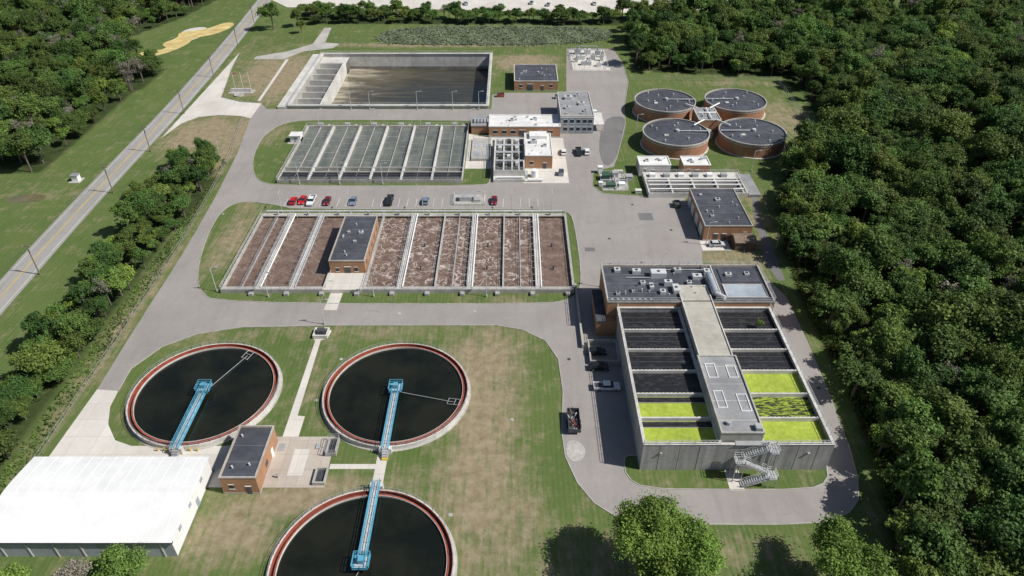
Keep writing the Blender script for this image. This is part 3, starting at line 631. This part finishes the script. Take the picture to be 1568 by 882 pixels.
def flight(xa,za,xb,zb,y):
    n=12
    for i in range(n):
        x=xa+(xb-xa)*(i+.5)/n; z=za+(zb-za)*(i+.5)/n
        B.box("treads",metal,x-.3,x+.3,y-.65,y+.65,z-.04,z+.02)
    for s in (-.68,.68):
        B.beam("stringers",metal,(xa,y+s,za-.1),(xb,y+s,zb-.1),.09,.3)
        for hh in (.55,1.05): B.beam("handrails",metal_l,(xa,y+s,za+hh),(xb,y+s,zb+hh),.07)
        for k in range(6): 
            t_=k/5; B.beam("handrails",metal_l,(xa+(xb-xa)*t_,y+s,za+(zb-za)*t_),(xa+(xb-xa)*t_,y+s,za+(zb-za)*t_+1.05),.06)
flight(51.5,7.8,46.5,5.3,95.1); flight(46.5,5.3,51.5,2.7,93.6); flight(51.5,2.7,46.5,.1,92.1)
for (x,z,y) in ((52.3,7.8,95),(45.7,5.3,94.3),(52.3,2.7,92.8)):
    B.box("landings",metal,x-.9,x+.9,y-1.5,y+.9,z-.06,z+.04); B.rail("handrails",metal_l,[(x-.85,y-1.45),(x+.85,y-1.45),(x+.85,y+.85),(x-.85,y+.85)],z,closed=True,step=1.2)
    for sx in (-.8,.8):
        for sy in (-1.4,.8): B.beam("legs",metal,(x+sx,y+sy,0),(x+sx,y+sy,z),.14)
B.box("top_platform",metal,45,52,95.7,96.9,7.85,7.95); B.done()

# ---------------------------------------------------------------- warehouse
B=Builder("white_warehouse"); X0,X1,Y0,Y1=-96.5,-61.8,76,95.
B.box("walls",M("warehouse_wall",(.36,.38,.41),(.44,.46,.49),2,stretch=(3,3,.1)),X0,X1,Y0,Y1,0,4.8)
n=12; vs=[]
for i in range(n+1):
    t=i/n; y=Y0-.4+(Y1-Y0+.8)*t; z=4.85+1.7*(1-abs(2*t-1)**1.3)
    vs+=[(X0-.4,y,z),(X1+.4,y,z)]
fs=[(2*i,2*i+1,2*i+3,2*i+2) for i in range(n)]
B.add("roof",white,vs,fs)
for x in np.arange(X0+2,X1,2.4):
    for i in range(n):
        p=vs[2*i];q=vs[2*i+2]; B.beam("roof_ribs",white,(x,p[1],p[2]+.02),(x,q[1],q[2]+.02),.06,.06)
B.add("gable_wall",white,[(X1+.02,Y0,4.8)]+[(X1+.02,v[1],v[2]-.01) for v in vs[1::2]]+[(X1+.02,Y1,4.8)],[tuple(range(n+3))])
B.box("end_wall_panel",white,X1+.001,X1+.06,Y0+.02,Y1,0.3,4.8)
B.box("roof_edge",mdark,X0-.4,X1+.4,Y0-.45,Y0-.02,4.5,4.84)
for x in np.arange(X0+3,X1,4.9): B.box("pilasters",conc_l,x,x+.25,Y0-.12,Y0-.001,0,4.5)
for y in (79,84,90): B.box("louvres",bluewall,X1+.061,X1+.12,y,y+1.1,3.2,4.2)
B.box("side_door",bluewall,X1+.061,X1+.12,86.5,87.7,.1,2.3); B.box("side_pad",conc_l,X1+.1,X1+4,91.5,96,.05,.15)
B.done()

# ---------------------------------------------------------------- vehicles
def paint(name,c): return M(name,c,tuple(min(1,x*1.1) for x in c),.5,rough=.3,grime=.05)
pr=paint("car_paint_red",(.5,.015,.02)); pw=paint("car_paint_white",(.72,.73,.74)); pd=paint("car_paint_maroon",(.16,.015,.025)); pb=paint("car_paint_black",(.02,.022,.025)); pg=paint("car_paint_blue_grey",(.16,.21,.29)); ps=paint("car_paint_silver",(.5,.52,.54)); tail=paint("tail_lamp",(.4,.01,.01))
def vehicle(name,x,y,ang,pm,kind='car'):
    B=Builder(name); L,W=(4.6,1.85) if kind=='car' else (5.8,2.0)
    def prof(part,mat,pts):
        n=len(pts); vs=[(p[0],-p[2]*W/2,p[1]) for p in pts]+[(p[0],p[2]*W/2,p[1]) for p in pts]
        B.add(part,mat,vs,[tuple(range(n)),tuple(range(2*n-1,n-1,-1))]+[(i,n+i,n+(i+1)%n,(i+1)%n) for i in range(n)])
    if kind=='car':
        prof("body",pm,[(-2.3,.35,.93),(-2.3,.85,.9),(-2.1,.98,.92),(-1.2,1.0,.96),(.9,.98,.96),(1.9,.85,.92),(2.28,.65,.86),(2.3,.35,.9)])
        prof("greenhouse",glass,[(-2.0,.97,.88),(-1.5,1.42,.74),(.15,1.44,.74),(1.05,.96,.88)])
        prof("roof_panel",pm,[(-1.55,1.425,.76),(-1.35,1.5,.72),(-.1,1.52,.72),(.2,1.445,.76)])
    else:
        prof("body",pm,[(-2.9,.45,.95),(-2.9,.75,.95),(-.9,.75,.97),(-.9,1.1,.97),(1.5,1.1,.97),(2.7,1.02,.93),(2.9,.8,.9),(2.9,.45,.92)])
        for s in (-1,1): B.box("bed_side",pm,-2.9,-.9,s*.93-.06,s*.93+.06,.75,1.15)
        B.box("tailgate",pm,-2.9,-2.8,-.87,.87,.75,1.15); B.box("bed_floor",mdark,-2.8,-.9,-.87,.87,.752,.78)
        prof("greenhouse",glass,[(-.9,1.09,.9),(-.75,1.62,.76),(.7,1.64,.76),(1.45,1.09,.9)])
        prof("roof_panel",pm,[(-.8,1.625,.78),(-.7,1.72,.74),(.6,1.73,.74),(.75,1.64,.78)])
    for wx in (-L*.3,L*.31):
        for s in (-1,1): B.tube("wheels",rubber,(wx,s*W*.5-.02*s,.34),(wx,s*(W*.5-.24),.34),.34,14); B.tube("hubs",metal,(wx,s*(W*.5+.005),.34),(wx,s*(W*.5-.05),.34),.18,10)
    for s in (-1,1):
        B.box("headlamps",white,L/2-.12,L/2-.005,s*W*.33-.18,s*W*.33+.18,.62,.74); B.box("tail_lamps",tail,-L/2-.02,-L/2+.08,s*W*.36-.12,s*W*.36+.12,.7,.85); B.box("mirrors",pm,.75,.95,s*W*.53-.1,s*W*.53+.1,1.0,1.14)
    e=B.done(); e.location=(x,y,.03); e.rotation_euler=(0,0,ang); e.scale=(1.08,1.08,1.08)
U=math.pi/2
for x,pm,k in ((-72.9,pr,'car'),(-69.9,pr,'car'),(-66.9,pw,'truck'),(-61.5,pd,'car'),(-52.9,pg,'car'),(-40.8,pb,'truck'),(-28.8,pg,'car'),(-5.9,pd,'car')):
    vehicle("parked_car" if k=='car' else "pickup_truck",x,207.6+random.uniform(-.4,.4),(-U if random.random()<.6 else U)+random.uniform(-.04,.04),pm,k)
vehicle("parked_car",19.3,244.5,U,pw); vehicle("pickup_truck",25,244.5,-U,pb,'truck'); vehicle("parked_car",28.1,244.8,U,pw)
vehicle("pickup_truck",22.2,119.8,0,pw,'truck'); vehicle("parked_car",21,126.5,0,pb); vehicle("parked_car",21,132,0,pb); vehicle("suv_car",62.2,181,0,ps)
vehicle("pickup_truck",34.5,281,U+.1,pw,'truck')
B=Builder("dump_trailer")
B.box("bed_floor",mdark,12.4,14.9,105.5,111.7,.7,.85); B.rectwall("bed_sides",mdark,12.3,15,105.4,111.8,.85,1.9,.1)
for y in (107.8,109): 
    for x in (12.15,15.15): B.tube("wheels",rubber,(x-.13,y,.4),(x+.13,y,.4),.4,14)
B.beam("drawbar",mdark,(13.65,111.8,.75),(13.65,113.6,.6),.15)
for i in range(26):
    a=random.uniform(12.7,14.6);b_=random.uniform(105.9,111.3);s=random.uniform(.2,.55); B.beam("scrap_load",random.choice([wood,metal,rust,mdark,wood]),(a,b_,random.uniform(.9,1.4)),(a+random.uniform(-.5,.5),b_+random.uniform(-.8,.8),random.uniform(1.1,1.9)),s*.5,s*.4)
B.done()

# ---------------------------------------------------------------- poles, fence
def lamp(x,y,h=8,z=0,ang=0):
    B=Builder("street_lamp"); B.cyl("base",conc,0,0,0,.6,.28,10); B.cyl("pole",metal_l,0,0,.6,h,.11,8,.07)
    B.beam("arm",metal_l,(0,0,h-.1),(1.6,0,h+.15),.09); B.box("lamp_head",metal,1.3,2.2,-.18,.18,h+.05,h+.25)
    e=B.done(); e.location=(x,y,z); e.rotation_euler=(0,0,ang)
for x in (-68,-60,-40,-25,-14): lamp(x,286.2,8)
for x in (-78,-57,-37,-17): lamp(x,270,7)
for x in (-75,-53,-29,0,13): lamp(x,201,7,ang=U)
for p in ((-49,143.5),(-67,155.5),(-38,155.5),(-7,155.5),(-108,240),(25,160),(49,262),(86,230),(59,181.5),(-74,220.2),(-60,220.2),(-45,220.2),(-12,200.5),(80,180),(-82,158)): lamp(*p)
def upole(x,y):
    B=Builder("utility_pole"); B.cyl("pole",wood,0,0,0,10.5,.2,8,.13); B.box("crossarm",wood,-1.2,1.2,-.08,.08,9.6,9.75)
    for s in (-1.05,0,1.05): B.cyl("insulators",conc_l,s,0,9.75,10,.07,6)
    B.cyl("transformer",metal,.35,0,7.8,8.8,.25,10); e=B.done(); e.location=(x,y,0)
PO=[(-134.6,116),(-135.4,166),(-136,214),(-136.3,246),(-137,282),(-139.2,325),(-142,370),(-146,412)]
for p in PO: upole(*p)
B=Builder("overhead_wires")
for (a,b_),(c,d) in zip(PO,PO[1:]):
    for s in (-1.05,0,1.05):
        pr_=[(a+s+(c-a)*t/8,b_+(d-b_)*t/8,10-.8*math.sin(math.pi*t/8)) for t in range(9)]
        for q,w in zip(pr_,pr_[1:]): B.beam("wire",mdark,q,w,.03)
B.done()
B=Builder("chain_link_fence")
fl=[(-99.5,70),(-99.6,100),(-99.9,140),(-100.5,178),(-102,210),(-105.3,245),(-110.5,276)]
B.rail("posts_and_rails",metal,fl,0,h=1.9,step=3,w=.05); B.done()
B=Builder("perimeter_fence"); B.rail("posts_and_rails",metal,[(-8,368),(26,369)],0,h=2,step=3,w=.05); B.rail("posts_and_rails",metal,[(54,320),(122,320),(120,262)],0,h=2,step=3,w=.05); B.done()
B=Builder("entrance_sign"); B.box("sign_board",conc_l,-125,-116,306,306.6,.3,1.7); B.box("base",conc,-126,-115,304,308.5,.01,.3); B.cyl("planter",conc,-120.5,302.5,0.01,.5,2.2,20)
for x in (-124,-120.5,-117): B.cyl("flag_poles",white,x,309,0,8,.06,8)
B.add("flag",paint("flag_cloth",(.35,.08,.1)),[(-124,309,7.8),(-122.6,309.3,7.7),(-122.6,309.2,7.0),(-124,309,7.1)],[(0,1,2,3)]); B.done()
B=Builder("pump_shed"); B.box("walls",white,-154,-151.8,222,224,0,2.2); B.box("roof",roof_m,-154.2,-151.6,221.8,224.2,2.202,2.4); B.box("pad",conc,-155,-151,221,225,.01,.1); B.done()
B=Builder("distant_sheds")
for x,w in ((-20,18),(35,25),(100,20)): B.box("walls",bluewall,x,x+w,462,475,0,5); B.box("roof",whiteroof,x-.5,x+w+.5,461.5,475.5,5.002,5.5)
B.done()
for i,x in enumerate((-35,-28,12,22,50)): vehicle("pickup_truck",x,447+i%3*2,random.uniform(-.2,.2)+U,random.choice([pw,pb,ps]),'truck')

# ---------------------------------------------------------------- vegetation
def tree_mesh(name,seed,h,R,nleaf,leaf,mat,lobes=16,zc=.6,vr=.42):
    r=np.random.default_rng(seed); V=[];F=[];MI=[]
    def limb(p,q,r0,r1,n=6):
        p=Vector(p);q=Vector(q);d=(q-p).normalized();up=Vector((0,0,1)) if abs(d.z)<.9 else Vector((1,0,0));a=d.cross(up).normalized();c=a.cross(d)
        o=len(V)
        for e,rr in((p,r0),(q,r1)):
            for i in range(n): V.append(tuple(e+(a*math.cos(2*math.pi*i/n)+c*math.sin(2*math.pi*i/n))*rr))
        for i in range(n): F.append((o+i,o+(i+1)%n,o+n+(i+1)%n,o+n+i)); MI.append(1)
    limb((0,0,-.2),(0.1,0,h*.35),.028*h,.02*h); limb((.1,0,h*.35),(-.1,.1,h*.8),.02*h,.006*h)
    cen=[]
    for i in range(lobes):
        u=r.normal(size=3);u/=np.linalg.norm(u); k=r.uniform(.3,.88)
        if u[2]<-.4: u[2]*=-.5
        c=np.array([u[0]*R*k,u[1]*R*k,h*zc+u[2]*h*vr*k]); cen.append((c,R*r.uniform(.15,.38),r.uniform(.05,.95)))
        if i<10: limb((0,0,h*r.uniform(.25,.5)),tuple(c),.009*h,.003*h,4)
    w=np.array([c[1]**2 for c in cen]);w/=w.sum(); idx=r.choice(lobes,nleaf,p=w)
    u=r.normal(size=(nleaf,3));u/=np.linalg.norm(u,axis=1)[:,None]; u[:,2]=np.where(u[:,2]<-.3,-u[:,2],u[:,2])
    cc=np.array([c[0] for c in cen])[idx];rr=np.array([c[1] for c in cen])[idx];lc=np.array([c[2] for c in cen])[idx]
    q_=r.random(nleaf)
    rad=rr*np.where(q_<.16,r.uniform(1.0,1.55,nleaf),.5+.55*r.random(nleaf)**.6)*(1+.22*np.sin(6*u[:,0]+seed+idx)*np.cos(5*u[:,1]+idx))
    P=cc+u*rad[:,None]*np.array([1,1,.9])
    nrm=u*.8+r.normal(size=(nleaf,3))*.6+np.array([0,0,.35]); nrm/=np.linalg.norm(nrm,axis=1)[:,None]
    t=np.cross(nrm,r.normal(size=(nleaf,3)));t/=np.linalg.norm(t,axis=1)[:,None]; b=np.cross(nrm,t)
    s=leaf*r.uniform(.5,1.4,nleaf)[:,None]
    o=len(V)
    q=np.stack([P-t*s*.5-b*s*.2,P+t*s*.1-b*s*.5,P+t*s*.55+b*s*.15,P-t*s*.1+b*s*.5],1).reshape(-1,3)
    V+=[tuple(x) for x in q.tolist()]
    F+=[(o+4*i,o+4*i+1,o+4*i+2,o+4*i+3) for i in range(nleaf)]; MI+=[0]*nleaf
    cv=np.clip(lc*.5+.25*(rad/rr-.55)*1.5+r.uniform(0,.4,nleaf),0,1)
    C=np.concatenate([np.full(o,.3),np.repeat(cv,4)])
    me=D.meshes.new(name); me.from_pydata(V,[],F); me.materials.append(mat); me.materials.append(bark)
    me.polygons.foreach_set("material_index",MI)
    at=me.attributes.new("leafcol",'FLOAT','POINT'); at.data.foreach_set("value",C.astype(np.float32)); me.update(); return me
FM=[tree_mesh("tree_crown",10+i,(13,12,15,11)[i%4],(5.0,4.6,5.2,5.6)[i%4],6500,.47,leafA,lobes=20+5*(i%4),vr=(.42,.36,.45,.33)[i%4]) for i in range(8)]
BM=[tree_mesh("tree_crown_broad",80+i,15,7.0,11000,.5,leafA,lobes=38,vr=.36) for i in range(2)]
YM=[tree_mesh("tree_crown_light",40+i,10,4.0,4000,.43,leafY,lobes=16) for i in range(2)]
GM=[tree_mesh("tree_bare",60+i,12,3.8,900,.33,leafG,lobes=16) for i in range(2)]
cnt=0
def scatter(name,poly,sp,weights,smin=.75,smax=1.25,h=1.):
    global cnt
    meshes=FM+BM+YM+GM
    e=D.objects.new(name,None); col.objects.link(e)
    xs_=[p[0] for p in poly];ys_=[p[1] for p in poly]
    y=min(ys_); row=0
    while y<max(ys_):
        x=min(xs_)+(row%2)*sp*.5
        while x<max(xs_):
            px=x+random.uniform(-.45,.45)*sp; py=y+random.uniform(-.45,.45)*sp
            if abs(px)<(py*.74+48) and inside((px,py),poly) and random.random()>.05:
                edge=not all(inside((px+dx,py+dy),poly) for dx,dy in ((-6,0),(6,0),(0,-6),(0,6)))
                k=random.choices(range(len(meshes)),weights)[0]
                if edge and k in (8,9): k=0
                m=meshes[k]; o=D.objects.new("tree",m); col.objects.link(o); o.parent=e
                s=random.uniform(smin,smax)*(1+.18*math.sin(px*.09+1)*math.cos(py*.07)); o.location=(px,py,0); o.rotation_euler=(0,0,random.uniform(0,6.28)); o.scale=(s*random.uniform(.85,1.15),s*random.uniform(.85,1.15),s*h*random.uniform(.72,1.2)); cnt+=1
            x+=sp
        y+=sp*.87; row+=1
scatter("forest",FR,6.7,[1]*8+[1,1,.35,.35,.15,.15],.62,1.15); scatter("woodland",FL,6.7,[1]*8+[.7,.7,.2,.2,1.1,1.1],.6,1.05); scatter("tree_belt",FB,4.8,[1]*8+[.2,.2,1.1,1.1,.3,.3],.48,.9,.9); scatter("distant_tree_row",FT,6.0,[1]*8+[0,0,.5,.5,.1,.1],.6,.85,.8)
print("trees",cnt)
def tree(x,y,h,R,n,leaf,mat,seed,name="deciduous_tree",z=0,**k):
    m=tree_mesh("crown",seed,h,R,n,leaf,mat,**k); o=D.objects.new(name,m); col.objects.link(o); o.location=(x,y,z)
tree(23,74,17,7.2,30000,.3,leafY,101,lobes=40,vr=.40,zc=.62); tree(31.5,72,13.5,6.8,22000,.3,leafY,102,lobes=32); tree(27,66,11,6,14000,.33,leafY,120,lobes=24); tree(56.5,71,12.5,7,22000,.3,leafY,103,lobes=32); tree(64,66,10,4.5,10000,.33,leafY,107,lobes=20)
tree(-68.5,70,8.5,4.8,13000,.28,leafA,104,lobes=26); tree(-76,69,9,3,2600,.26,leafG,105); tree(-86,67,7,4,8000,.3,leafY,106,lobes=20); tree(-58,66,5,3,4000,.3,leafA,109)
tree(-131,398,15,6,7000,.5,leafA,110,lobes=24); tree(-119,404,10,4,4000,.5,leafA,111); tree(-114,392,7,3,2500,.45,leafA,114)
tree(60.2,133.5,3.0,1.2,900,.3,leafY,113,"shrub",z=6.6)
def brush(name,poly,n,size,mat,h,lean=.5,up=.6):
    r=np.random.default_rng(5); V=[];F=[];C=[]
    xs_=[p[0] for p in poly];ys_=[p[1] for p in poly]; k=0
    while k<n:
        x=r.uniform(min(xs_),max(xs_));y=r.uniform(min(ys_),max(ys_))
        if not inside((x,y),poly): continue
        k+=1; z=r.uniform(.1,h)*(.7+.3*math.sin(x*.2)*math.cos(y*.3)); a=r.uniform(0,6.28); s=size*r.uniform(.5,1.3); dx,dy=math.cos(a)*s,math.sin(a)*s; lx,ly=r.normal()*lean*s,r.normal()*lean*s
        o=len(V); V+=[(x-dx*.5,y-dy*.5,z*.4),(x+dx*.5,y+dy*.5,z*.4),(x+dx*.3+lx,y+dy*.3+ly,z+s*up),(x-dx*.3+lx,y-dy*.3+ly,z+s*up*.85)]; F.append((o,o+1,o+2,o+3)); C+=[min(.95,max(.1,.5+.25*math.sin(x*.35+y*.2)+r.uniform(-.25,.25)))]*4
    me=D.meshes.new(name); me.from_pydata(V,[],F); me.materials.append(mat); at=me.attributes.new("leafcol",'FLOAT','POINT'); at.data.foreach_set("value",C); o=D.objects.new(name,me); col.objects.link(o)
brush("reeds",smooth([(-74,374),(-40,372),(0,371),(50,376),(56,400),(20,404),(-66,404)],1),14000,1.0,leafR,.5,1.1,.35)
brush("undergrowth",[(-100.2,60),(-100.8,170),(-103.3,215),(-107,240),(-104.5,236),(-105.5,160),(-105,60)],2600,.45,leafA,.6)
brush("undergrowth",[(68,62),(73,84),(76,97),(77.8,118),(79,140),(80.5,165),(84,190),(88,190),(86,165),(84,118),(80,60)],5500,.6,leafA,1.1)

# ---------------------------------------------------------------- light & camera
el=math.radians(47); az=math.radians(-13)
s=Vector((math.cos(el)*math.cos(az),math.cos(el)*math.sin(az),math.sin(el)))
sun=D.lights.new("sun","SUN"); sun.energy=5.0; sun.angle=math.radians(.5); sun.color=(1,.965,.91)
so=D.objects.new("sun",sun); col.objects.link(so); so.rotation_euler=s.to_track_quat('Z','Y').to_euler(); so.location=(100,0,200)
w=D.worlds.new("World"); scene.world=w; w.use_nodes=True; nt=w.node_tree
sk=nt.nodes.new("ShaderNodeTexSky"); sk.sky_type='NISHITA'; sk.sun_disc=False; sk.sun_elevation=el; sk.sun_rotation=math.atan2(s.x,s.y)
nt.links.new(sk.outputs[0],nt.nodes["Background"].inputs[0]); nt.nodes["Background"].inputs[1].default_value=.065
cam=D.cameras.new("camera"); cam.lens=24.95; cam.sensor_width=36; cam.clip_end=8000; cam.clip_start=1
co=D.objects.new("camera",cam); col.objects.link(co); co.location=(0,0,118); co.rotation_euler=(math.radians(90-36.5),0,0); scene.camera=co
scene.view_settings.view_transform='Standard'; scene.view_settings.look='None'; scene.view_settings.exposure=0
